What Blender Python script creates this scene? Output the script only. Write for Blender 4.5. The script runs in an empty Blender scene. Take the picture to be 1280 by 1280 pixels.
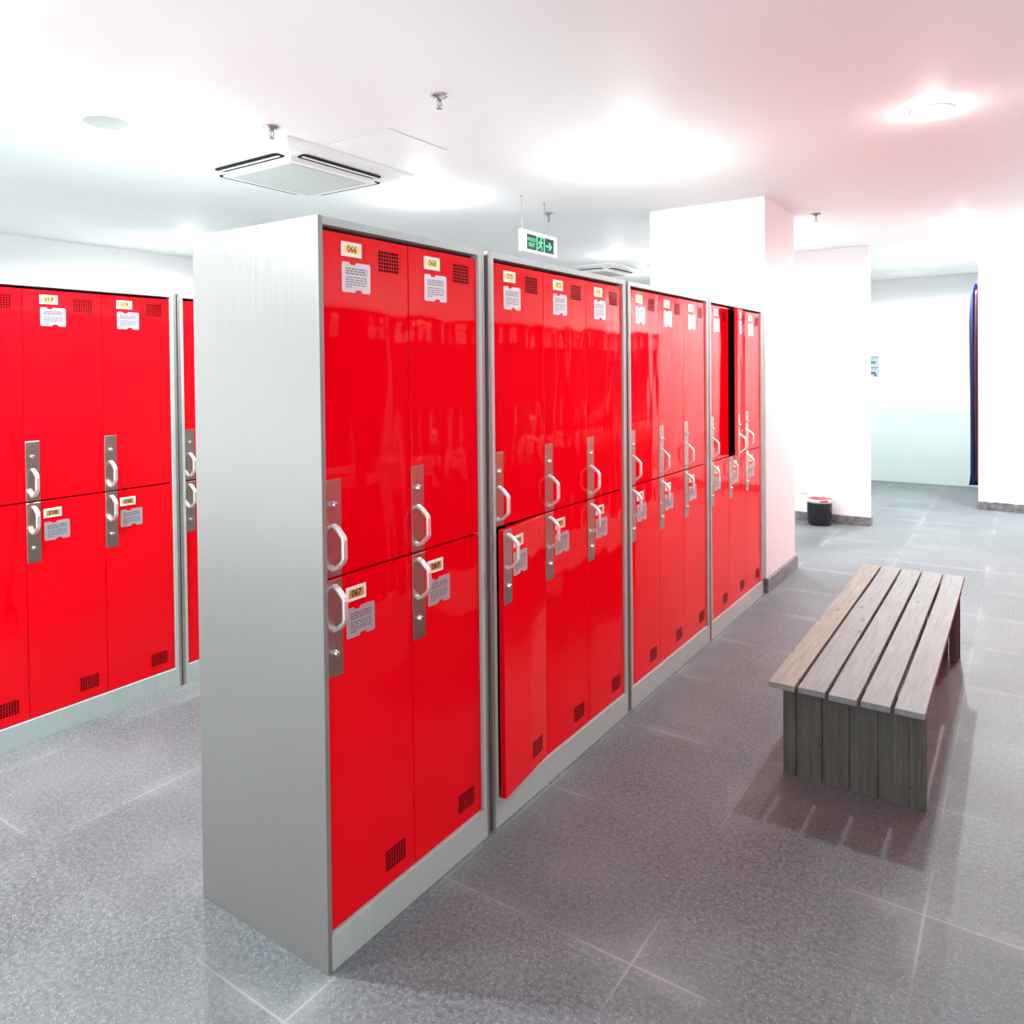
import bpy, bmesh, math, random
from mathutils import Vector, Matrix

random.seed(7)
S = bpy.context.scene
COL = S.collection
PI = math.pi

# ------------------------------------------------------------------ camera
def make_camera():
    C = Vector((1.3523, -1.2384, 1.4297)); yaw, pit, rol = 0.6091, 0.0163, -0.0105
    f, px, py = 955.5031, 614.1829, 479.5076
    cy, sy, cp, sp = math.cos(yaw), math.sin(yaw), math.cos(pit), math.sin(pit)
    fw = Vector((-sy*cp, cy*cp, -sp)); rt = Vector((cy, sy, 0)); up = rt.cross(fw)
    r2 = math.cos(rol)*rt + math.sin(rol)*up; u2 = -math.sin(rol)*rt + math.cos(rol)*up
    cam = bpy.data.objects.new('camera', bpy.data.cameras.new('camera')); COL.objects.link(cam)
    M = Matrix((( r2.x, u2.x, -fw.x, C.x), (r2.y, u2.y, -fw.y, C.y), (r2.z, u2.z, -fw.z, C.z), (0, 0, 0, 1)))
    cam.matrix_world = M
    cam.data.sensor_width = 36; cam.data.lens = f/1280*36
    cam.data.shift_x = (640-px)/1280; cam.data.shift_y = (py-640)/1280
    cam.data.clip_start = 0.02; cam.data.clip_end = 100
    S.camera = cam
make_camera()

# ------------------------------------------------------------------ world, exposure
w = bpy.data.worlds.new('world'); S.world = w; w.use_nodes = True
# added fill from the unbuilt side behind the camera; brighter below to lift the ceiling
_n = w.node_tree.nodes; _l = w.node_tree.links; _bg = _n['Background']
_tc = _n.new('ShaderNodeTexCoord'); _sp = _n.new('ShaderNodeSeparateXYZ'); _mr = _n.new('ShaderNodeMapRange')
_l.new(_tc.outputs['Generated'], _sp.inputs[0]); _l.new(_sp.outputs[2], _mr.inputs[0])
_mr.inputs[1].default_value = -0.06; _mr.inputs[2].default_value = 0.06
_mr.inputs[3].default_value = 1.6; _mr.inputs[4].default_value = 0.50
_l.new(_mr.outputs[0], _bg.inputs[1])
_bg.inputs[0].default_value = (0.85, 0.965, 1.0, 1)
S.view_settings.view_transform = 'Standard'
S.view_settings.look = 'None'
S.view_settings.gamma = 1
S.view_settings.exposure = 1.27
LAMP = 28.0            # watts of one ceiling downlight
HC = 2.519             # ceiling height

# ------------------------------------------------------------------ materials
def mat(name, color, rough=0.5, metal=0.0, spec=0.5, coat=0.0, coat_rough=0.05, emit=None, estr=0.0):
    m = bpy.data.materials.new(name); m.use_nodes = True
    b = m.node_tree.nodes['Principled BSDF']
    b.inputs['Base Color'].default_value = (*color, 1)
    b.inputs['Roughness'].default_value = rough
    b.inputs['Metallic'].default_value = metal
    b.inputs['Specular IOR Level'].default_value = spec
    b.inputs['Coat Weight'].default_value = coat
    b.inputs['Coat Roughness'].default_value = coat_rough
    if emit:
        b.inputs['Emission Color'].default_value = (*emit, 1)
        b.inputs['Emission Strength'].default_value = estr
    return m

class NT:
    def __init__(s, m):
        s.t = m.node_tree; s.n = s.t.nodes; s.l = s.t.links; s.b = s.n['Principled BSDF']
    def new(s, typ, **kw):
        n = s.n.new(typ)
        for k, v in kw.items():
            if k.startswith('i_'):
                key = k[2:]; key = int(key) if key.isdigit() else key.replace('_', ' ')
                n.inputs[key].default_value = v
            else: setattr(n, k, v)
        return n
    def link(s, a, b): s.l.new(a, b)
    def math(s, op, a, b=None, c=None):
        n = s.n.new('ShaderNodeMath'); n.operation = op
        for i, v in enumerate((a, b, c)):
            if v is None: continue
            if isinstance(v, (int, float)): n.inputs[i].default_value = v
            else: s.link(v, n.inputs[i])
        return n.outputs[0]
    def mix(s, fac, a, b, mode='MIX'):
        n = s.n.new('ShaderNodeMix'); n.data_type = 'RGBA'; n.blend_type = mode
        for idx, v in ((0, fac), (6, a), (7, b)):
            if isinstance(v, (int, float)): n.inputs[idx].default_value = v
            elif isinstance(v, tuple): n.inputs[idx].default_value = (*v, 1) if len(v) == 3 else v
            else: s.link(v, n.inputs[idx])
        return n.outputs[2]
    def ramp(s, x, p0, p1, v0=0.0, v1=1.0):
        n = s.n.new('ShaderNodeMapRange'); n.clamp = True
        n.inputs[1].default_value = p0; n.inputs[2].default_value = p1
        n.inputs[3].default_value = v0; n.inputs[4].default_value = v1
        s.link(x, n.inputs[0]); return n.outputs[0]
    def noise(s, scale, detail=3, vec=None, rough=0.5):
        n = s.new('ShaderNodeTexNoise', i_Scale=scale, i_Detail=detail, i_Roughness=rough)
        if vec is not None: s.link(vec, n.inputs['Vector'])
        return n.outputs[0]
    def coord(s, which='Object', scale=None, loc=None):
        c = s.new('ShaderNodeTexCoord').outputs[which]
        if scale or loc:
            mp = s.new('ShaderNodeMapping')
            if scale: mp.inputs['Scale'].default_value = scale
            if loc: mp.inputs['Location'].default_value = loc
            s.link(c, mp.inputs[0]); c = mp.outputs[0]
        return c
    def bump(s, h, strength, dist, coat=False):
        n = s.new('ShaderNodeBump', i_Strength=strength, i_Distance=dist)
        s.link(h, n.inputs['Height']); s.link(n.outputs[0], s.b.inputs['Normal'])
        if coat: s.link(n.outputs[0], s.b.inputs['Coat Normal'])

def red_paint():
    m = mat('red_paint', (0.87, 0.0, 0.007), 0.3, 0, 0.0, 0.5, 0.035)
    t = NT(m)
    geo = t.new('ShaderNodeNewGeometry').outputs['Position']
    mp = t.new('ShaderNodeMapping'); mp.inputs['Scale'].default_value = (1, 3.2, 0.9); t.link(geo, mp.inputs[0])
    n = t.noise(2.2, 1.5, mp.outputs[0], 0.4)
    t.bump(n, 0.2, 0.02, True)
    sm = t.noise(60, 2, geo)
    t.link(t.ramp(sm, 0.3, 0.7, 0.20, 0.27), t.b.inputs['Roughness'])
    # faint scuffs in the paint
    mp2 = t.new('ShaderNodeMapping'); mp2.inputs['Scale'].default_value = (6, 6, 60); t.link(geo, mp2.inputs[0])
    sc = t.ramp(t.noise(1.5, 6, mp2.outputs[0], 0.7), 0.69, 0.76, 0, 0.35)
    area = t.ramp(t.noise(2.6, 1, geo), 0.56, 0.66, 0, 1)
    f = t.math('MULTIPLY', sc, area)
    t.link(t.mix(f, (0.87, 0.0, 0.007), (0.55, 0.10, 0.22)), t.b.inputs['Base Color'])
    return m
def grey_metal(name, col, rough, metal, streak=0.08, rv=0.05):
    m = mat(name, col, rough, metal)
    t = NT(m)
    c = t.coord('Object', (30, 30, 1.2))
    n = t.noise(3.0, 5, c, 0.6)
    c2 = t.noise(2.0, 3, t.coord('Object'))
    dark = tuple(x*(1-streak*1.6) for x in col)
    k = t.mix(t.ramp(n, 0.35, 0.7), dark, col)
    k = t.mix(t.ramp(c2, 0.4, 0.75, 0, 0.4), k, tuple(x*0.86 for x in col))
    t.link(k, t.b.inputs['Base Color'])
    t.link(t.ramp(n, 0.3, 0.7, rough-rv, rough+rv), t.b.inputs['Roughness'])
    return m

M = {}
M['red'] = red_paint()
M['frame'] = grey_metal('grey_green_enamel', (0.47, 0.54, 0.52), 0.38, 0.0, 0.05)
M['side'] = grey_metal('grey_side_panel', (0.31, 0.29, 0.275), 0.34, 0.40, 0.02)
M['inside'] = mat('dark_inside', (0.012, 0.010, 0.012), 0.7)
M['steel'] = grey_metal('brushed_steel', (0.46, 0.42, 0.375), 0.30, 1.0, 0.02, 0.01)
M['handle'] = mat('satin_aluminium', (0.86, 0.85, 0.85), 0.33, 0.75)
M['chrome'] = mat('chrome', (0.85, 0.85, 0.86), 0.12, 1.0)
M['white_plastic'] = mat('white_plastic', (0.88, 0.87, 0.83), 0.35)
M['gold'] = mat('gold_film', (0.95, 0.62, 0.16), 0.30, 0.75)
M['ink'] = mat('black_ink', (0.02, 0.018, 0.018), 0.5)
M['silver_card'] = mat('silver_card', (0.56, 0.56, 0.60), 0.34, 0.55)
M['card_ink'] = mat('card_ink', (0.16, 0.15, 0.18), 0.5)
M['black_hole'] = mat('vent_hole', (0.02, 0.0, 0.0), 0.8, spec=0.1)

def wall_white(name='white_emulsion', col=(0.88, 0.88, 0.88)):
    m = mat(name, col, 0.6, spec=0.25); t = NT(m)
    n = t.noise(35, 4, t.coord('Object'))
    t.bump(n, 0.05, 0.01)
    n2 = t.noise(0.8, 2, t.coord('Object'))
    t.link(t.mix(t.ramp(n2, 0.35, 0.7), tuple(x*0.975 for x in col), col), t.b.inputs['Base Color'])
    return m
M['wall'] = wall_white()
M['ceiling'] = wall_white('ceiling_white', (0.90, 0.90, 0.90))
def dado():
    m = wall_white('back_wall_paint', (0.9, 0.9, 0.9)); t = NT(m)
    z = t.new('ShaderNodeSeparateXYZ'); t.link(t.new('ShaderNodeNewGeometry').outputs['Position'], z.inputs[0])
    k = t.math('LESS_THAN', z.outputs[2], 0.908)
    t.link(t.mix(k, (0.9, 0.9, 0.9), (0.53, 0.61, 0.59)), t.b.inputs['Base Color'])
    t.link(t.ramp(k, 0, 1, 0.6, 0.2), t.b.inputs['Roughness'])
    return m
M['back_wall'] = dado()
def stone():
    m = mat('grey_stone_skirting', (0.2, 0.19, 0.2), 0.35); t = NT(m)
    n = t.noise(22, 6, t.coord('Object'), 0.7); 
    t.link(t.mix(t.ramp(n, 0.35, 0.68), (0.10, 0.10, 0.11), (0.30, 0.28, 0.29)), t.b.inputs['Base Color'])
    return m
M['stone'] = stone()
def floor_mat():
    m = mat('terrazzo_floor', (0.2, 0.2, 0.21), 0.35, spec=0.22); t = NT(m)
    P = t.new('ShaderNodeNewGeometry').outputs['Position']
    sep = t.new('ShaderNodeSeparateXYZ'); t.link(P, sep.inputs[0]); X, Y = sep.outputs[0], sep.outputs[1]
    cloud = t.noise(1.6, 4, P, 0.55)
    fine = t.noise(75, 3, P, 0.7)
    base = t.mix(t.ramp(cloud, 0.36, 0.66), (0.080, 0.090, 0.099), (0.172, 0.186, 0.196))
    base = t.mix(t.ramp(fine, 0.35, 0.68, 0, 0.75), base, (0.24, 0.253, 0.264))
    # chips
    v = t.new('ShaderNodeTexVoronoi', i_Scale=190.0); t.link(P, v.inputs['Vector'])
    rnd = t.new('ShaderNodeSeparateColor'); t.link(v.outputs['Color'], rnd.inputs[0])
    near = t.math('LESS_THAN', v.outputs['Distance'], 0.30)
    lightc = t.math('MULTIPLY', near, t.math('GREATER_THAN', rnd.outputs[0], 0.80))
    darkc = t.math('MULTIPLY', near, t.math('LESS_THAN', rnd.outputs[0], 0.20))
    base = t.mix(t.math('MULTIPLY', lightc, 0.5), base, (0.60, 0.60, 0.60))
    base = t.mix(t.math('MULTIPLY', darkc, 0.5), base, (0.06, 0.06, 0.07))
    # joints : slabs with pale worn edges
    def joint(v, off, per):
        a = t.math('DIVIDE', t.math('SUBTRACT', v, off), per)
        fr = t.math('FRACT', t.math('ADD', a, 100.5))
        return t.math('MULTIPLY', t.math('ABSOLUTE', t.math('SUBTRACT', fr, 0.5)), per), t.math('FLOOR', t.math('ADD', a, 100.0))
    jx, ix = joint(X, 0.577, 0.562); jy, iy = joint(Y, 0.434, 0.580)
    d = t.math('MINIMUM', jx, jy)
    wob = t.noise(7, 3, P)
    vis = t.ramp(t.noise(1.7, 2, P), 0.45, 0.62, 0.03, 0.8)
    line = t.math('MULTIPLY', t.ramp(d, 0.0015, 0.0045, 1, 0), vis)
    halo = t.math('MULTIPLY', t.math('MULTIPLY', t.ramp(d, 0.0, 0.06, 0.55, 0), vis), t.ramp(wob, 0.3, 0.7, 0.2, 1))
    base = t.mix(halo, base, (0.36, 0.375, 0.385))
    base = t.mix(line, base, (0.38, 0.38, 0.38))
    # slab to slab tone
    wn = t.new('ShaderNodeTexWhiteNoise', noise_dimensions='2D')
    cmb = t.new('ShaderNodeCombineXYZ'); t.link(ix, cmb.inputs[0]); t.link(iy, cmb.inputs[1]); t.link(cmb.outputs[0], wn.inputs['Vector'])
    base = t.mix(t.ramp(wn.outputs[0], 0, 1, 0.0, 0.26), base, (0.09, 0.09, 0.10))
    t.link(base, t.b.inputs['Base Color'])
    t.link(t.ramp(cloud, 0.3, 0.7, 0.42, 0.55), t.b.inputs['Roughness'])
    t.bump(fine, 0.02, 0.003)
    return m
M['floor'] = floor_mat()
def wood(name, c0, c1, ax=1):
    m = mat(name, c0, 0.6, spec=0.3); t = NT(m)
    sc = [26, 26, 26]; sc[ax] = 1.6
    rnd = t.new('ShaderNodeObjectInfo').outputs['Random']
    c = t.coord('Object', tuple(sc))
    add = t.new('ShaderNodeVectorMath', operation='ADD'); t.link(c, add.inputs[0])
    cm = t.new('ShaderNodeCombineXYZ'); t.link(t.math('MULTIPLY', rnd, 37.0), cm.inputs[0]); t.link(t.math('MULTIPLY', rnd, 11.0), cm.inputs[1])
    t.link(cm.outputs[0], add.inputs[1])
    g = t.noise(3.0, 6, add.outputs[0], 0.62)
    k = t.mix(t.ramp(g, 0.33, 0.68), c1, c0)
    blot = t.noise(5, 3, t.coord('Object'))
    k = t.mix(t.ramp(blot, 0.5, 0.8, 0, 0.35), k, c1)
    # knots
    kc = t.coord('Object', (11, 11, 11)) if ax != 1 else t.coord('Object', (13, 4.5, 13))
    v = t.new('ShaderNodeTexVoronoi', i_Scale=1.0); t.link(kc, v.inputs['Vector'])
    k = t.mix(t.ramp(v.outputs['Distance'], 0.05, 0.13, 0.7, 0), k, tuple(x*0.45 for x in c1))
    t.link(k, t.b.inputs['Base Color'])
    t.bump(g, 0.25, 0.004)
    return m
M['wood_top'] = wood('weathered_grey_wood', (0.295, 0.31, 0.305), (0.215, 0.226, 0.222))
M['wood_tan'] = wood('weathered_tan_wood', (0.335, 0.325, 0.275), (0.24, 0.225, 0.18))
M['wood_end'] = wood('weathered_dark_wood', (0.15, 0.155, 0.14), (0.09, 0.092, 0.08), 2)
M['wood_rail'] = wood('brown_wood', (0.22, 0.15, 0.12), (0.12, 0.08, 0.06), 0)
M['lamp_lens'] = mat('lamp_lens', (1, 1, 1), 0.4, emit=(1, 1, 1), estr=30)
M['trim_white'] = mat('lamp_trim', (0.85, 0.85, 0.85), 0.35)
M['ac_white'] = mat('ac_plastic', (0.84, 0.84, 0.83), 0.4)
M['slot_dark'] = mat('ac_slot_dark', (0.006, 0.006, 0.009), 0.6, spec=0.1)
def mesh_mat(name, col, dark, sx):
    m = mat(name, col, 0.5); t = NT(m)
    b = t.new('ShaderNodeTexChecker', i_Scale=sx); t.link(t.coord('Object'), b.inputs['Vector'])
    t.link(t.mix(b.outputs['Fac'], col, dark), t.b.inputs['Base Color']); return m
M['ac_grille'] = mesh_mat('ac_grille', (0.66, 0.65, 0.63), (0.46, 0.455, 0.44), 160)
M['ac_grille_tan'] = mesh_mat('ac_grille_tan', (0.62, 0.56, 0.50), (0.46, 0.41, 0.36), 160)
M['speaker'] = mesh_mat('speaker_grille', (0.52, 0.51, 0.50), (0.42, 0.41, 0.40), 220)
M['dark_chrome'] = mat('sprinkler_metal', (0.45, 0.43, 0.45), 0.25, 0.9)
M['sign_dark'] = mat('sign_dark_green', (0.012, 0.035, 0.035), 0.35, emit=(0.02, 0.06, 0.055), estr=0.05)
M['sign_green'] = mat('sign_green', (0.1, 0.8, 0.35), 0.4, emit=(0.16, 0.95, 0.42), estr=0.42)
M['sign_white'] = mat('sign_housing', (0.92, 0.92, 0.92), 0.4)
M['wire'] = mat('wire', (0.45, 0.45, 0.45), 0.4, 0.6)
M['bin_black'] = mat('black_bin_enamel', (0.012, 0.013, 0.018), 0.22)
M['bag_pink'] = mat('pink_bag', (0.5, 0.09, 0.13), 0.35)
def cloth(name, col):
    m = mat(name, col, 0.75, spec=0.2); t = NT(m)
    n = t.noise(18, 3, t.coord('Object', (1, 1, 0.15)))
    t.link(t.mix(t.ramp(n, 0.3, 0.7), tuple(x*0.6 for x in col), col), t.b.inputs['Base Color']); return m
M['curtain'] = cloth('navy_cloth', (0.012, 0.016, 0.085))
M['curtain_red'] = cloth('maroon_cloth', (0.065, 0.018, 0.026))
M['curtain_black'] = mat('black_cloth', (0.008, 0.008, 0.012), 0.8)
M['photo_sky'] = mat('poster_pale_blue', (0.26, 0.34, 0.36), 0.4)
M['photo_dark'] = mat('poster_dark_shapes', (0.02, 0.035, 0.05), 0.4)
M['photo_mid'] = mat('poster_mid_blue', (0.12, 0.17, 0.19), 0.4)
M['tag_grey'] = mat('small_tag', (0.62, 0.64, 0.72), 0.4)
M['crack'] = mat('hatch_gap', (0.55, 0.55, 0.55), 0.6)

# ------------------------------------------------------------------ mesh helpers
def box(bm, x0, x1, y0, y1, z0, z1, mi=0, bev=0.0, seg=2):
    vs = [bm.verts.new((x, y, z)) for x in (x0, x1) for y in (y0, y1) for z in (z0, z1)]
    q = [(0,1,3,2), (4,6,7,5), (0,4,5,1), (2,3,7,6), (0,2,6,4), (1,5,7,3)]
    fs = [bm.faces.new([vs[i] for i in f]) for f in q]
    for f in fs: f.material_index = mi
    if bev > 0:
        es = list({e for f in fs for e in f.edges})
        r = bmesh.ops.bevel(bm, geom=es, offset=bev, segments=seg, profile=0.5, affect='EDGES')
        for f in r['faces']: f.material_index = mi
def lathe(bm, prof, c=(0,0,0), n=24, mi=0, cap0=True, cap1=True, axis='z'):
    rings = []
    for r, h in prof:
        ring = []
        for i in range(n):
            a = 2*PI*i/n
            if axis == 'z': p = (c[0]+r*math.cos(a), c[1]+r*math.sin(a), c[2]+h)
            elif axis == 'x': p = (c[0]+h, c[1]+r*math.cos(a), c[2]+r*math.sin(a))
            else: p = (c[0]+r*math.sin(a), c[1]+h, c[2]+r*math.cos(a))
            ring.append(bm.verts.new(p))
        rings.append(ring)
    for a, b in zip(rings, rings[1:]):
        for i in range(n):
            f = bm.faces.new((a[i], a[(i+1)%n], b[(i+1)%n], b[i])); f.material_index = mi; f.smooth = True
    if cap0: f = bm.faces.new(rings[0][::-1]); f.material_index = mi
    if cap1: f = bm.faces.new(rings[-1]); f.material_index = mi
def poly(bm, pts, mi=0):
    f = bm.faces.new([bm.verts.new(p) for p in pts]); f.material_index = mi; return f
def prism(bm, pts, d, mi=0):
    """closed outline pts extruded by vector d"""
    a = [bm.verts.new(p) for p in pts]; b = [bm.verts.new(Vector(p)+Vector(d)) for p in pts]
    n = len(pts)
    fs = [bm.faces.new(a[::-1]), bm.faces.new(b)]
    for i in range(n): fs.append(bm.faces.new((a[i], a[(i+1)%n], b[(i+1)%n], b[i])))
    for f in fs: f.material_index = mi
def tube(bm, pts, r, n=8, mi=0):
    pts = [Vector(p) for p in pts]; rings = []
    for i, p in enumerate(pts):
        t = (pts[min(i+1, len(pts)-1)]-pts[max(i-1, 0)]).normalized()
        u = t.cross(Vector((0.3, 0.9, 0.2))).normalized(); v = t.cross(u)
        rings.append([bm.verts.new(p+r*(math.cos(2*PI*k/n)*u+math.sin(2*PI*k/n)*v)) for k in range(n)])
    for a, b in zip(rings, rings[1:]):
        for k in range(n):
            f = bm.faces.new((a[k], a[(k+1)%n], b[(k+1)%n], b[k])); f.material_index = mi; f.smooth = True
    for ring in (rings[0][::-1], rings[-1]): bm.faces.new(ring).material_index = mi
def mesh_of(name, bm, mats):
    bmesh.ops.recalc_face_normals(bm, faces=bm.faces[:])
    me = bpy.data.meshes.new(name); bm.to_mesh(me); bm.free()
    for m in (mats if isinstance(mats, (list, tuple)) else [mats]): me.materials.append(M[m])
    return me
def link(name, me, parent=None, loc=(0,0,0), rz=0):
    o = bpy.data.objects.new(name, me); COL.objects.link(o)
    o.location = loc; o.rotation_euler = (0, 0, rz)
    if parent: o.parent = parent
    return o
def obj(name, bm, mats, parent=None, loc=(0,0,0), rz=0):
    return link(name, mesh_of(name, bm, mats), parent, loc, rz)
def tag(o, label, cat, group=None):
    o['label'] = label; o['category'] = cat
    if group: o['group'] = group
    return o
def struct(name, bm, mats):
    o = obj(name, bm, mats); o['kind'] = 'structure'; return o
def thing(name, label, cat, loc=(0,0,0), rz=0, group=None):
    return tag(link(name, None, None, loc, rz), label, cat, group)
def copy_tree(o, parent=None):
    c = o.copy(); COL.objects.link(c)
    if parent: c.parent = parent
    for ch in list(o.children): copy_tree(ch, c)
    return c
def add_text(bm, s, size, place, mi, squeeze=1.0, bold=0.0):
    """append the flat outline of text s; place maps (u, v) (centred) to a 3D point"""
    cu = bpy.data.curves.new('txt', 'FONT'); cu.body = s; cu.size = size; cu.align_x = 'CENTER'; cu.align_y = 'CENTER'
    cu.resolution_u = 3; cu.offset = size*bold
    to = bpy.data.objects.new('txt', cu); COL.objects.link(to)
    dg = bpy.context.evaluated_depsgraph_get(); dg.update()
    me = bpy.data.meshes.new_from_object(to.evaluated_get(dg))
    vs = [bm.verts.new(place(v.co.x*squeeze, v.co.y)) for v in me.vertices]
    for p in me.polygons:
        try: bm.faces.new([vs[i] for i in p.vertices]).material_index = mi
        except ValueError: pass
    bpy.data.objects.remove(to); bpy.data.curves.remove(cu); bpy.data.meshes.remove(me)

# ------------------------------------------------------------------ the room
bm = bmesh.new(); box(bm, -5.2, 2.45, -3.2, 9.6, -0.10, 0.0); struct('floor', bm, 'floor')
bm = bmesh.new(); box(bm, -5.2, 2.45, -3.2, 9.6, HC, HC+0.1); struct('ceiling', bm, 'ceiling')
bm = bmesh.new(); box(bm, -5.2, -5.05, -3.2, 9.6, 0, HC); struct('wall_left', bm, 'wall')
bm = bmesh.new(); box(bm, -5.05, 2.3, 9.43, 9.6, 0, HC); struct('wall_back', bm, 'back_wall')
bm = bmesh.new(); box(bm, 2.3, 2.45, -3.2, 9.6, 0, HC); struct('wall_right', bm, 'wall')
bm = bmesh.new(); box(bm, -1.75, 0.21, 6.32, 6.40, 0, HC); struct('wall_partition', bm, 'wall')
bm = bmesh.new(); box(bm, 0.975, 2.3, 7.78, 7.93, 0, HC); struct('wall_far_right', bm, 'wall')
bm = bmesh.new(); box(bm, -0.77, 0.005, 3.735, 4.47, 0, HC); struct('wall_column', bm, 'wall')
bm = bmesh.new()
box(bm, -0.78, 0.022, 3.718, 3.735, 0, 0.092, bev=0.002); box(bm, 0.005, 0.022, 3.735, 4.485, 0, 0.092, bev=0.002); box(bm, -0.78, 0.005, 4.47, 4.485, 0, 0.092, bev=0.002)
struct('baseboard_column', bm, 'stone')
bm = bmesh.new(); box(bm, -1.76, 0.222, 6.303, 6.32, 0, 0.078, bev=0.002); box(bm, 0.21, 0.222, 6.32, 6.41, 0, 0.078, bev=0.002)
struct('baseboard_partition', bm, 'stone')
bm = bmesh.new()
pts = [(0.963, 0.0)]; 
up = [(0.963, .080), (1.0, .079), (1.05, .082), (1.08, .076), (1.12, .083), (1.16, .078), (1.22, .081), (1.28, .075), (1.34, .079), (1.45, .081), (2.3, .08)]
outline = [(x, 7.765, z) for x, z in ([(0.963, 0.0)] + up + [(2.3, 0.0)])]
prism(bm, outline, (0, 0.015, 0)); struct('baseboard_far_right', bm, 'stone')

# ------------------------------------------------------------------ lockers
ZB, ZM, ZT = 0.090, 0.937, 1.770
DT = 0.018           # door thickness
DW = 0.3115
def handle_mesh():
    bm = bmesh.new()
    path = [(-0.001, .054), (.012, .048), (.033, .029), (.0355, .022), (.0355, -.022), (.033, -.029), (.012, -.048), (-0.001, -.054)]
    rings = []; P = [Vector((x, 0, z)) for x, z in path]
    for i, p in enumerate(P):
        t = (P[min(i+1, len(P)-1)]-P[max(i-1, 0)]).normalized(); nrm = Vector((t.z, 0, -t.x))
        hw, ht = 0.0078, 0.0040
        sec = [(-hw, -ht*.5), (-hw*.8, -ht), (hw*.8, -ht), (hw, -ht*.5), (hw, ht*.5), (hw*.8, ht), (-hw*.8, ht), (-hw, ht*.5)]
        rings.append([bm.verts.new(p + Vector((0, a, 0)) + nrm*b) for a, b in sec])
    for a, b in zip(rings, rings[1:]):
        for k in range(8): bm.faces.new((a[k], a[(k+1)%8], b[(k+1)%8], b[k]))
    bm.faces.new(rings[0][::-1]); bm.faces.new(rings[-1])
    return mesh_of('handle', bm, 'handle')
def lock_mesh():
    bm = bmesh.new()
    lathe(bm, [(.0085, 0), (.0085, .003), (.0065, .005), (.0065, .011), (.005, .0125)], n=16, axis='x')
    box(bm, .0125, .0128, -.0007, .0007, -.003, .003, 1)
    return mesh_of('lock', bm, ['chrome', 'ink'])
def plate_mesh():
    bm = bmesh.new(); box(bm, 0, .0016, 0, .052, -.117, .117, bev=.0005, seg=1); return mesh_of('lock_plate', bm, 'steel')
def card_mesh():
    bm = bmesh.new(); W, H = .098, .074; c = .004
    o = [(c, 0), (W*.44, 0), (W*.50, .007), (W*.66, .007), (W*.72, 0), (W-c, 0), (W, c), (W, H-c), (W-c, H), (W*.50, H), (W*.47, H-.006), (W*.30, H-.006), (W*.25, H), (c, H), (0, H-c), (0, c)]
    prism(bm, [(0, y, z) for y, z in o], (.0012, 0, 0))
    rnd = random.Random(3); x = .0014
    rows = [.0585, .0525, .0465, .0375, .0315, .0255, .0195, .0135]
    for r, z in enumerate(rows):
        y = .012; end = .032 if r == 7 else .086
        while y < end:
            wl = rnd.uniform(.004, .016); y1 = min(y+wl, end)
            k = .0014 if r > 2 else .0018
            poly(bm, [(x, y, z-k), (x, y1, z-k), (x, y1, z+k), (x, y, z+k)], 1)
            y = y1 + rnd.uniform(.0015, .003)
    return mesh_of('notice_card', bm, ['silver_card', 'card_ink'])
def number_mesh(s):
    bm = bmesh.new(); W, H = .069, .036
    box(bm, 0, .003, 0, W, 0, H, 0, bev=.0008, seg=1)
    x = .0033; a = .009
    poly(bm, [(x, a, .0075), (x, W-a, .0075), (x, W-a, H-.0075), (x, a, H-.0075)], 1)
    if s: add_text(bm, s, .0225, lambda u, v: (.0036, W/2+u, H/2+v), 2, 1.0, .022)
    return mesh_of('number_plate', bm, ['white_plastic', 'gold', 'ink'])
def door_mesh(h, w, vent_top):
    """hinge edge at y=0, free edge at y=-w; front face at x=0"""
    bm = bmesh.new(); g = .0012
    box(bm, -DT, 0, -w+g, -g, 0, h, 0, bev=.0012, seg=2)
    vz = h-.030 if vent_top else .088
    for i in range(8):
        for j in range(6):
            cy = -w + .200 + i*.0098; cz = vz - j*.0092
            r = .0043
            poly(bm, [(.0004, cy+r*math.cos(k*PI/4+.39), cz+r*math.sin(k*PI/4+.39)) for k in range(8)], 1)
    return mesh_of('door', bm, ['red', 'black_hole'])
HANDLE, LOCK, PLATE, CARD = handle_mesh(), lock_mesh(), plate_mesh(), card_mesh()
DOORS = {}
def door(unit, x, y_hinge, w, upper, num, opening=0.0, label=None):
    z0, h = (ZM+.003, ZT-ZM-.004) if upper else (ZB+.001, ZM-ZB-.004)
    key = (round(w, 4), upper)
    if key not in DOORS: DOORS[key] = door_mesh(h, w, upper)
    d = link('door', DOORS[key], unit, (x, y_hinge, z0), opening)
    if label: d['label'] = label
    L = -w
    pz = .117 if upper else h-.118
    link('lock_plate', PLATE, d, (0, L+.002, pz))
    link('handle', HANDLE, d, (.0014, L+.028, .070 if upper else h-.070))
    link('lock', LOCK, d, (.0014, L+.026, .174 if upper else h-.178))
    tz = h-.055 if upper else h-.068
    if num is not None:
        link('number_plate', number_mesh(num), d, (0, L+.065, tz))
    else:
        link('number_plate', BLANK, d, (0, L+.065, tz))
    link('notice_card', CARD, d, (0, L+.067, h-.142 if upper else h-.159))
BLANK = number_mesh('')
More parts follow.
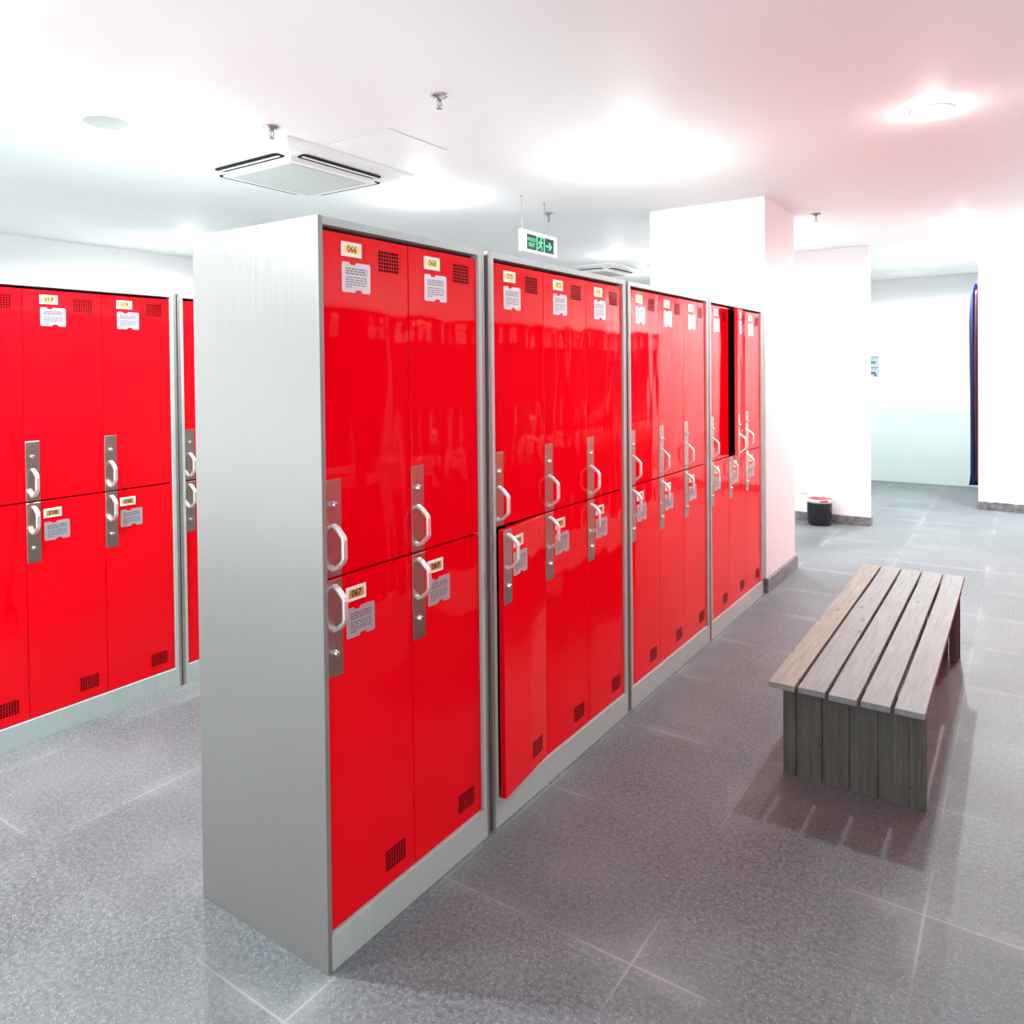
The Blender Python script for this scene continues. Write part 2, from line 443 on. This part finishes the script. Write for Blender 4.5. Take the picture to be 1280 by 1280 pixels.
def locker(X, Y0, ncol, fl, fr, nums, label, group, cat='locker', rz=0, open_doors={}, depth=.492, side_l=True):
    W = fl + fr + ncol*DW
    u = thing('locker_unit', label, cat, (X, Y0, 0), rz, group)
    bm = bmesh.new()
    z1 = 1.8; D = -depth
    box(bm, D, 0, 0, .0145 if fl > .014 else fl, 0, z1, 1, bev=.0015)                  # side panels
    box(bm, D, 0, W-.0145, W, 0, z1, 1, bev=.0015)
    box(bm, D+.002, 0, .012, W-.012, z1-.020, z1-.0005, 0, bev=.001)                   # top rail and lid
    box(bm, D+.002, 0, .012, W-.012, 0.0, ZB-.002, 0, bev=.001)                        # plinth
    if fl > .016: box(bm, -.030, -.0004, .010, fl, 0.002, z1-.001, 0, bev=.001)        # stiles
    box(bm, -.030, -.0004, W-fr, W-.010, 0.002, z1-.001, 0, bev=.001)
    box(bm, D+.001, D+.004, .012, W-.012, .01, z1-.01, 1)                              # back
    obj('cabinet_frame', bm, ['frame', 'side'], u)
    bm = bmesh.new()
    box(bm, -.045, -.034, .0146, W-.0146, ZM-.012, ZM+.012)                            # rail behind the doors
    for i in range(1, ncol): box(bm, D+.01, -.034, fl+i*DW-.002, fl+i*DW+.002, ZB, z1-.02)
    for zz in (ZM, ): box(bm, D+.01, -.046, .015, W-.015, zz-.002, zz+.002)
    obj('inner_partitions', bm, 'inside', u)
    for i in range(ncol):
        for upper in (True, False):
            num = nums[i][0 if upper else 1] if nums else None
            op = open_doors.get((i, upper), 0.0)
            # slim shim so that neighbouring doors never scrape
            door(u, -.009, fl+(i+1)*DW, DW, upper, num, op,
                 ('red door standing ajar' if op else None))
    return u, W

def seq(a, n): return [('%03d' % (a+2*i), '%03d' % (a+2*i+1)) for i in range(n)]
G1 = 'red lockers in the central row'
locker(0, 0.0, 2, .015, .030, seq(66, 2), 'two-column red locker unit with numbers 066 to 069, nearest, showing its bare grey end panel', G1)
locker(0, .689, 3, .030, .028, seq(70, 3), 'three-column red locker unit with its lower left door ajar, numbers starting at 070', G1, open_doors={(0, False): math.radians(6.2)})
locker(0, 1.697, 3, .028, .028, seq(76, 3), 'three-column red locker unit with all doors shut, third from the grey end panel', G1)
locker(0, 2.697, 3, .028, .028, seq(82, 3), 'three-column red locker unit beside the white column, its upper middle door swung open', G1, open_doors={(1, True): math.radians(9.5)})
G2 = 'red lockers in the left row'
locker(-1.822, -.186, 3, .028, .028, [('115', '116'), ('117', '118'), ('119', '120')], 'red locker unit at the left edge with doors numbered 117 to 120', G2)
locker(-1.822, .811, 3, .028, .028, seq(121, 3), 'left-row red locker unit mostly hidden behind the tall grey end panel', G2)
# the row facing the bench from the other side of the aisle (seen in the doors' gloss)
for k in range(5):
    locker(1.76, 2.2+1.0*k, 3, .028, .028, None,
           'red locker unit of the row across the aisle, %s' % ['nearest the camera', 'second from the near end', 'the middle one', 'second from the far end', 'at the far end'][k],
           'red lockers across the bench aisle', rz=PI)

# ------------------------------------------------------------------ bench
b = thing('slatted_bench', 'low weathered grey wooden slatted bench standing on the terrazzo floor in the aisle', 'bench', (.872, 2.325, 0))
X0, X1, Y0, Y1, ZTOP = .641, 1.106, 1.398, 3.262, .372
n = 5; gap = .011; sw = (X1-X0-gap*(n-1))/n
rnd = random.Random(5)
for i in range(n):
    x = X0+i*(sw+gap); bm = bmesh.new()
    e0 = [0, .004, -.003, .001, .005][i]; e1 = [0, .003, -.002, .002, -.003][i]
    box(bm, x-.872, x+sw-.872, Y0+e0-2.325, Y1+e1-2.325, ZTOP-.020, ZTOP, bev=.0022)
    o = obj('seat_slat', bm, 'wood_tan' if i == 0 else 'wood_top', b)
    if i == 0: o['label'] = 'tan weathered slat'
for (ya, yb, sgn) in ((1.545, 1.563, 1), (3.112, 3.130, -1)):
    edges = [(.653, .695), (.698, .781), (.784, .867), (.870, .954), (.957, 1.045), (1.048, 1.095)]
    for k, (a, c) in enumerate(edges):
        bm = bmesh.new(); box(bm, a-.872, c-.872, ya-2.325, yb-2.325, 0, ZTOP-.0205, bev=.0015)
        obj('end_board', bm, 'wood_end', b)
for yc in (1.585, 3.085):
    bm = bmesh.new(); h0, h1 = ZTOP-.068, ZTOP-.0205
    prism(bm, [(-.872+.630, yc-.021-2.325, h1), (-.872+.630, yc-.021-2.325, h0+.022), (-.872+.642, yc-.021-2.325, h0), (1.092-.872, yc-.021-2.325, h0), (1.102-.872, yc-.021-2.325, h0+.02), (1.102-.872, yc-.021-2.325, h1)], (0, .04, 0))
    obj('cross_rail', bm, 'wood_rail', b)
bm = bmesh.new(); box(bm, -.02, .02, 1.606-2.325, 3.064-2.325, ZTOP-.06, ZTOP-.021, bev=.002); obj('centre_rail', bm, 'wood_rail', b)
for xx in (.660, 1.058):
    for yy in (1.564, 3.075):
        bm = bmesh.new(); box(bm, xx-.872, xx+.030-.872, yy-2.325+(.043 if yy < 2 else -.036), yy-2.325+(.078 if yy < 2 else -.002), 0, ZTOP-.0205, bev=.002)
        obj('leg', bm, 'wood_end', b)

# ------------------------------------------------------------------ rubbish bin
t = thing('waste_bin', 'small round black waste bin with chrome rim and pink bag against the white partition', 'bin', (-.182, 6.175, 0))
bm = bmesh.new(); lathe(bm, [(.096, 0), (.099, .004), (.109, .205), (.109, .208), (.104, .208), (.094, .01)], n=36, cap1=True); obj('bin_body', bm, 'bin_black', t)
bm = bmesh.new(); lathe(bm, [(.108, .204), (.113, .206), (.114, .212), (.112, .234), (.109, .240), (.104, .236), (.103, .206)], n=36, cap0=False, cap1=False); obj('rim', bm, 'chrome', t)
bm = bmesh.new()
lathe(bm, [(.103, .232), (.096, .238), (.088, .229), (.084, .20), (.07, .15), (.01, .14)], n=30, cap0=False)
for v in bm.verts: v.co.z += .004*math.sin(v.co.x*90)+.003*math.cos(v.co.y*110)
obj('bin_bag', bm, 'bag_pink', t)
bm = bmesh.new(); box(bm, -.113, -.070, -.073, -.060, .004, .012, bev=.002); o = obj('foot_pad', bm, 'bag_pink', t, rz=0); o['label'] = 'small red foot at the base'

# ------------------------------------------------------------------ curtain
t = thing('curtain', 'long navy blue curtain hanging in the far doorway beside the right wall', 'curtain', (1.0, 7.99, 0))
def curtain(xs, ys, z0, z1, name, m, ph, amp=.018, fold=0.035, taper=True):
    bm = bmesh.new(); nx, nz = 60, 34; grid = []
    for j in range(nz+1):
        v = j/nz; z = z0+(z1-z0)*v; row = []
        for i in range(nx+1):
            u = i/nx
            left = xs[0] + (0.040*max(0, (v-.80)/.20)**2 if taper else 0) + .008*math.sin(v*5+ph) - .010*max(0, .05-v)/.05
            x = left+(xs[1]-left)*u
            y = ys + amp*math.sin(2*PI*(x-xs[0])/fold + ph + 1.2*math.sin(v*2.4)) * (1-.4*v)
            zz = z + (.012*math.sin(u*9+ph) if j == 0 else 0)
            row.append(bm.verts.new((x-1.0, y-7.99, zz)))
        grid.append(row)
    for j in range(nz):
        for i in range(nx):
            f = bm.faces.new((grid[j][i], grid[j][i+1], grid[j+1][i+1], grid[j+1][i])); f.smooth = True
    me = mesh_of(name, bm, m); o = link(name, me, t)
    md = o.modifiers.new('thickness', 'SOLIDIFY'); md.thickness = .003
    return o
curtain((.892, 1.30), 7.985, .20, 2.27, 'drape', 'curtain', 0.4, amp=.016, fold=.055)
c = curtain((.938, 1.34), 7.952, .24, 2.20, 'lining', 'curtain_red', 1.9, amp=.006, fold=.05, taper=False); c['label'] = 'maroon lining'
bm = bmesh.new(); tube(bm, [(-.012, 0, 2.275), (.9, 0, 2.275)], .009, 12); box(bm, .05, .07, -.06, 0, 2.265, 2.285)
obj('curtain_rail', bm, 'wire', t)

# ------------------------------------------------------------------ pictures, tag, socket on the far walls
def poster(z0, z1, kind, label):
    bm = bmesh.new(); xa, xb = -.345, -.147
    box(bm, xa, xb, 9.420, 9.4298, z0, z1, 0, bev=.001)
    y = 9.4192
    poly(bm, [(xa+.005, y, z1-.022), (xb-.005, y, z1-.022), (xb-.005, y, z1-.006), (xa+.005, y, z1-.006)], 2)
    if kind == 0:
        o = [(xa+.01, z0+.03), (xb-.035, z0+.03), (xb-.035, z0+.042), (xb-.055, z0+.058), (xb-.075, z0+.045), (xb-.09, z0+.06), (xb-.11, z0+.045), (xa+.01, z0+.05)]
    else:
        o = [(xa+.01, z0+.035), (xb-.055, z0+.035), (xb-.045, z0+.004), (xb-.028, z0+.004), (xb-.033, z0+.035), (xb-.05, z0+.058), (xa+.01, z0+.055)]
    poly(bm, [(x, y, z) for x, z in o], 1)
    tag(obj('picture', bm, ['photo_sky', 'photo_dark', 'photo_mid']), label, 'picture', 'small pictures on the far wall')
poster(1.448, 1.570, 0, 'small pale blue picture on the far back wall, upper of two')
poster(1.310, 1.440, 1, 'small blue picture with dark shapes on the far back wall, lower of two')
bm = bmesh.new(); box(bm, -.176, -.112, 9.424, 9.4298, 1.255, 1.287, bev=.001); tag(obj('wall_tag', bm, 'tag_grey'), 'tiny grey tag on the far back wall just below the two pictures', 'tag')
t = thing('wall_socket', 'small white wall socket low on the partition above the bin', 'socket', (-.345, 6.319, .285))
bm = bmesh.new(); box(bm, -.040, .040, -.008, 0, -.030, .030, bev=.003); obj('faceplate', bm, 'white_plastic', t)
bm = bmesh.new()
for dx in (-.012, .012): box(bm, dx-.002, dx+.002, -.0086, -.0082, -.008, .006)
obj('slots', bm, 'ink', t)

# ------------------------------------------------------------------ ceiling fittings
def downlight(x, y, label, k=1.0, r=.07, g=.05, soft=.03):
    t = thing('downlight', label, 'ceiling light', (x, y, HC), 0, 'round recessed ceiling downlights')
    bm = bmesh.new(); lathe(bm, [(r+.014, -.0005), (r+.014, -.004), (r+.006, -.008), (r, -.006), (r, -.0005)], n=40, cap0=False, cap1=False); obj('trim_ring', bm, 'trim_white', t)
    bm = bmesh.new(); lathe(bm, [(r-.0005, -.001), (r-.0005, -.005), (r*.7, -.008), (.004, -.010)], n=40); obj('lens', bm, 'lamp_lens', t)
    ld = bpy.data.lights.new('lamp', 'SPOT'); ld.energy = LAMP*k; ld.shadow_soft_size = soft; ld.color = (.90, .99, 1)
    ld.spot_size = math.radians(172); ld.spot_blend = .35
    lo = bpy.data.objects.new('lamp', ld); COL.objects.link(lo); lo.parent = t; lo.location = (0, 0, -.045)
    gd = bpy.data.lights.new('added_ceiling_glow', 'POINT'); gd.energy = LAMP*g; gd.shadow_soft_size = .03; gd.color = (.98, 1, 1)  # extra point light, added to make a bright ceiling pool round the fitting
    go = bpy.data.objects.new('added_ceiling_glow', gd); COL.objects.link(go); go.parent = t; go.location = (0, 0, -.07 if g < .04 else -.17)
    return t
downlight(1.03, 2.51, 'bright round downlight in the ceiling above the bench', 1.25, g=.03)
downlight(.97, 5.39, 'bright round downlight in the ceiling between bench and far wall', 1.3, g=.02, soft=.05)
downlight(1.65, 6.95, 'added round downlight out of view to the right, brightening the far floor', 3.2, g=.02, soft=.12)  # unseen lamp added to lift the far floor
downlight(-.32, 2.46, 'faint round downlight in the ceiling over the central lockers', .22, g=.16)
downlight(-1.73, .81, 'round downlight between the ceiling speaker and the near air conditioner', 1.7, g=.04)
downlight(-1.70, 2.43, 'round downlight just past the near air conditioner', 1.2, g=.13)
downlight(-4.2, 2.47, 'round downlight over the far left, beside the top of the grey end panel', 1.5)
downlight(-1.83, 5.42, 'small bright downlight right of the exit sign', 1.5)
downlight(-2.21, 6.88, 'small bright downlight by the far air conditioner, next to the column', 1)
downlight(.60, 7.9, 'round downlight in the recess past the partition', 4.0)
downlight(-.60, 5.2, 'added round downlight hidden behind the white column, brightening the far floor', 1.3)  # made-up lamp, put in to brighten the floor past the column
downlight(-1.5, -1.7, 'round downlight behind the camera on the left', 3.4, g=.05, soft=.30)
downlight(-1.15, -.50, 'added round downlight out of view over the left aisle, brightening its floor', 2.8, g=.04, soft=.06)  # invented lamp that brightens the near left floor and grey end panel
downlight(-4.0, -.6, 'round downlight behind the left lockers', .8)

def cassette(x0, x1, y0, y1, label, grille):
    cx, cy = (x0+x1)/2, (y0+y1)/2; hx, hy = (x1-x0)/2, (y1-y0)/2
    t = thing('ceiling_air_conditioner', label, 'air conditioner', (cx, cy, HC), 0, 'square ceiling air conditioners')
    bm = bmesh.new()
    # sloping outer frame, then dropped centre
    def ring(a, b, z): return [bm.verts.new(p) for p in ((-a, -b, z), (a, -b, z), (a, b, z), (-a, b, z))]
    prof = [(0, -.0005), (0, -.008), (.012, -.014), (.065, -.028), (.10, -.032), (.150, -.034), (.158, -.055)]
    rs = [ring(hx-o, hy-o, z) for o, z in prof]
    for a, b_ in zip(rs, rs[1:]):
        for i in range(4): bm.faces.new((a[i], a[(i+1)%4], b_[(i+1)%4], b_[i]))
    bm.faces.new(rs[-1]); bm.faces.new(rs[0][::-1])
    obj('panel', bm, 'ac_white', t)
    gx, gy = hx-.185, hy-.185
    bm = bmesh.new(); box(bm, -gx, gx, -gy, gy, -.0580, -.0555, bev=.001); obj('intake_grille', bm, grille, t)
    for k in range(4):
        horiz = k % 2 == 0; s = 1 if k < 2 else -1
        L = (gx if horiz else gy)+.01; off = (hy if horiz else hx)-.110
        for nm, dw0, dw1, z, m in (('air_slot', -.032, .032, -.0335, 'slot_dark'), ('louvre', -.006, .008, -.0375, 'ac_white')):
            bm = bmesh.new(); l = L if nm == 'air_slot' else L-.012
            a0, a1 = s*off+dw0, s*off+dw1
            zz0, zz1 = z-.0028, z+.0015
            if nm == 'air_slot':
                o = [(-l, a0+.01), (-l+.02, a0), (l-.02, a0), (l, a0+.01), (l, a1-.01), (l-.02, a1), (-l+.02, a1), (-l, a1-.01)]
                P = [(u, v, zz0) if horiz else (v, u, zz0) for u, v in o]; prism(bm, P, (0, 0, zz1-zz0))
            else:
                if horiz: box(bm, -l, l, a0, a1, zz0, zz1, bev=.001)
                else: box(bm, a0, a1, -l, l, zz0, zz1, bev=.001)
            if nm == 'air_slot': slot = obj(nm, bm, m, t)
            else: obj(nm, bm, m, slot)
    return t
cassette(-2.255, -1.418, 1.118, 2.010, 'near white square ceiling air conditioner above the lockers', 'ac_grille')
cassette(-2.92, -2.07, 5.84, 6.68, 'far ceiling air conditioner with tan grille, just left of the column', 'ac_grille_tan')

def sprinkler(x, y, label, z=HC, drop=0):
    t = thing('sprinkler', label, 'sprinkler', (x, y, z), 0, 'ceiling sprinklers')
    bm = bmesh.new(); lathe(bm, [(.036, -.0005), (.036, -.003), (.030, -.008), (.012, -.012), (.010, -.018), (.004, -.018)], n=24)
    if drop: lathe(bm, [(.008, drop), (.008, -.001)], n=10)
    obj('escutcheon', bm, 'dark_chrome', t)
    bm = bmesh.new()
    for s in (-1, 1): tube(bm, [(0, s*.007, -.016), (0, s*.013, -.028), (0, s*.012, -.038), (0, 0, -.050)], .0025, 6)
    tube(bm, [(0, 0, -.015), (0, 0, -.052)], .0022, 6)
    obj('sprinkler_frame', bm, 'dark_chrome', t)
    bm = bmesh.new(); lathe(bm, [(.004, -.050), (.014, -.052), (.014, -.054), (.003, -.056)], n=16); obj('deflector', bm, 'dark_chrome', t)
sprinkler(-1.373, .993, 'metal ceiling sprinkler beside the near air conditioner')
sprinkler(-.54, 1.136, 'metal ceiling sprinkler over the near central lockers')
sprinkler(.143, 4.528, 'small metal ceiling sprinkler just right of the column')
sprinkler(-1.35, 3.35, 'metal ceiling sprinkler behind the exit sign wires')

t = thing('ceiling_speaker', 'flat round white ceiling speaker above the left lockers', 'speaker', (-1.877, .527, HC))
bm = bmesh.new(); lathe(bm, [(.100, -.0005), (.100, -.004), (.096, -.007), (.092, -.007)], n=40, cap0=True, cap1=True); obj('speaker_rim', bm, 'trim_white', t)
bm = bmesh.new(); lathe(bm, [(.091, -.0068), (.088, -.0095), (.02, -.011)], n=40); obj('speaker_grille', bm, 'speaker', t)
bm = bmesh.new()
hx0, hx1, hy0, hy1 = -1.372, -.975, 1.325, 1.74
box(bm, hx0, hx1, hy0, hy1, HC-.0018, HC-.0002, 0)
bm2 = bmesh.new(); tt = thing('ceiling_access_hatch', 'flat white square access hatch in the ceiling right of the near air conditioner', 'hatch', ((hx0+hx1)/2, (hy0+hy1)/2, HC))
bm.free(); bm = bmesh.new(); hw, hh = (hx1-hx0)/2, (hy1-hy0)/2
box(bm, -hw, hw, -hh, hh, -.0012, -.0003); obj('hatch_frame', bm, 'crack', tt)
bm2.free(); bm = bmesh.new(); box(bm, -hw+.003, hw-.003, -hh+.003, hh-.003, -.003, -.0013, bev=.0006); obj('hatch_panel', bm, 'ceiling', tt)

# ------------------------------------------------------------------ exit sign (faces +x)
SX, SY0, SY1, SZ0, SZ1 = -1.2, 2.775, 3.205, 2.176, 2.314
t = thing('exit_sign', 'hanging white-framed exit sign with green running man and arrow above the lockers', 'sign', (SX, (SY0+SY1)/2, SZ0))
cy = (SY0+SY1)/2; W = SY1-SY0; H = SZ1-SZ0
bm = bmesh.new(); box(bm, -.03, 0, -W/2, W/2, 0, H, bev=.004); obj('housing', bm, 'sign_white', t)
bm = bmesh.new()
pw, p0, p1 = .165, .018, .112
poly(bm, [(.0006, -pw, p0), (.0006, pw, p0), (.0006, pw, p1), (.0006, -pw, p1)], 0)
X = .0012
def rect(a, b_, c, d): poly(bm, [(X, a, c), (X, b_, c), (X, b_, d), (X, a, d)], 1)
rect(-.050, -.040, p0, p1); rect(.040, .050, p0, p1); rect(-.040, .040, p1-.006, p1)
# running figure
def seg(a, b_, w):
    a, b_ = Vector(a), Vector(b_); d = (b_-a).normalized(); nn = Vector((-d.y, d.x))*w/2
    poly(bm, [(X+.0001, q[0], q[1]-.011) for q in (a+nn, b_+nn, b_-nn, a-nn)], 1)
poly(bm, [(X, .006+.0075*math.cos(k*PI/6), .097+.0075*math.sin(k*PI/6)) for k in range(12)], 1)
seg((.002, .098), (-.006, .070), .014); seg((.000, .095), (.020, .084), .006); seg((.020, .084), (.028, .092), .005)
seg((-.001, .095), (-.020, .086), .006); seg((-.020, .086), (-.026, .074), .005)
seg((-.004, .072), (.014, .060), .008); seg((.014, .060), (.016, .038), .007)
seg((-.007, .072), (-.014, .052), .008); seg((-.014, .052), (-.034, .048), .007)
# arrow
seg((.066, .074), (.105, .074), .012); poly(bm, [(X+.0001, p[0], p[1]-.011) for p in ((.100, .098), (.112, .100), (.142, .074), (.112, .048), (.100, .050), (.118, .074))], 1)
add_text(bm, '安全出口', .026, lambda u, v: (X, -.108+u, .081+v), 1)
add_text(bm, 'EXIT', .036, lambda u, v: (X, -.108+u, .047+v), 1)
obj('sign_face', bm, ['sign_dark', 'sign_green'], t)
for (yy, dy) in ((-.19, -.01), (.075, .0)):
    bm = bmesh.new(); tube(bm, [(-.015, yy, H), (-.015, yy+dy*.3, H+.02), (-.015, yy+dy, HC-SZ0)], .0016, 6)
    lathe(bm, [(.008, HC-SZ0-.006), (.008, HC-SZ0-.0002)], c=(-.015, yy+dy, 0), n=10)
    obj('suspension_wire', bm, 'wire', t)
    bm = bmesh.new(); poly_pts = [(-.017, yy-.014, H-.001), (-.017, yy+.014, H-.001), (-.017, yy, H+.016)]; prism(bm, poly_pts, (.004, 0, 0)); obj('bracket', bm, 'wire', t)
bm = bmesh.new(); tube(bm, [(-.015, .075, HC-SZ0-.004), (-.015, .095, HC-SZ0-.07), (-.015, .118, HC-SZ0-.15), (-.015, .122, H)], .0016, 6); obj('power_cord', bm, 'wire', t)
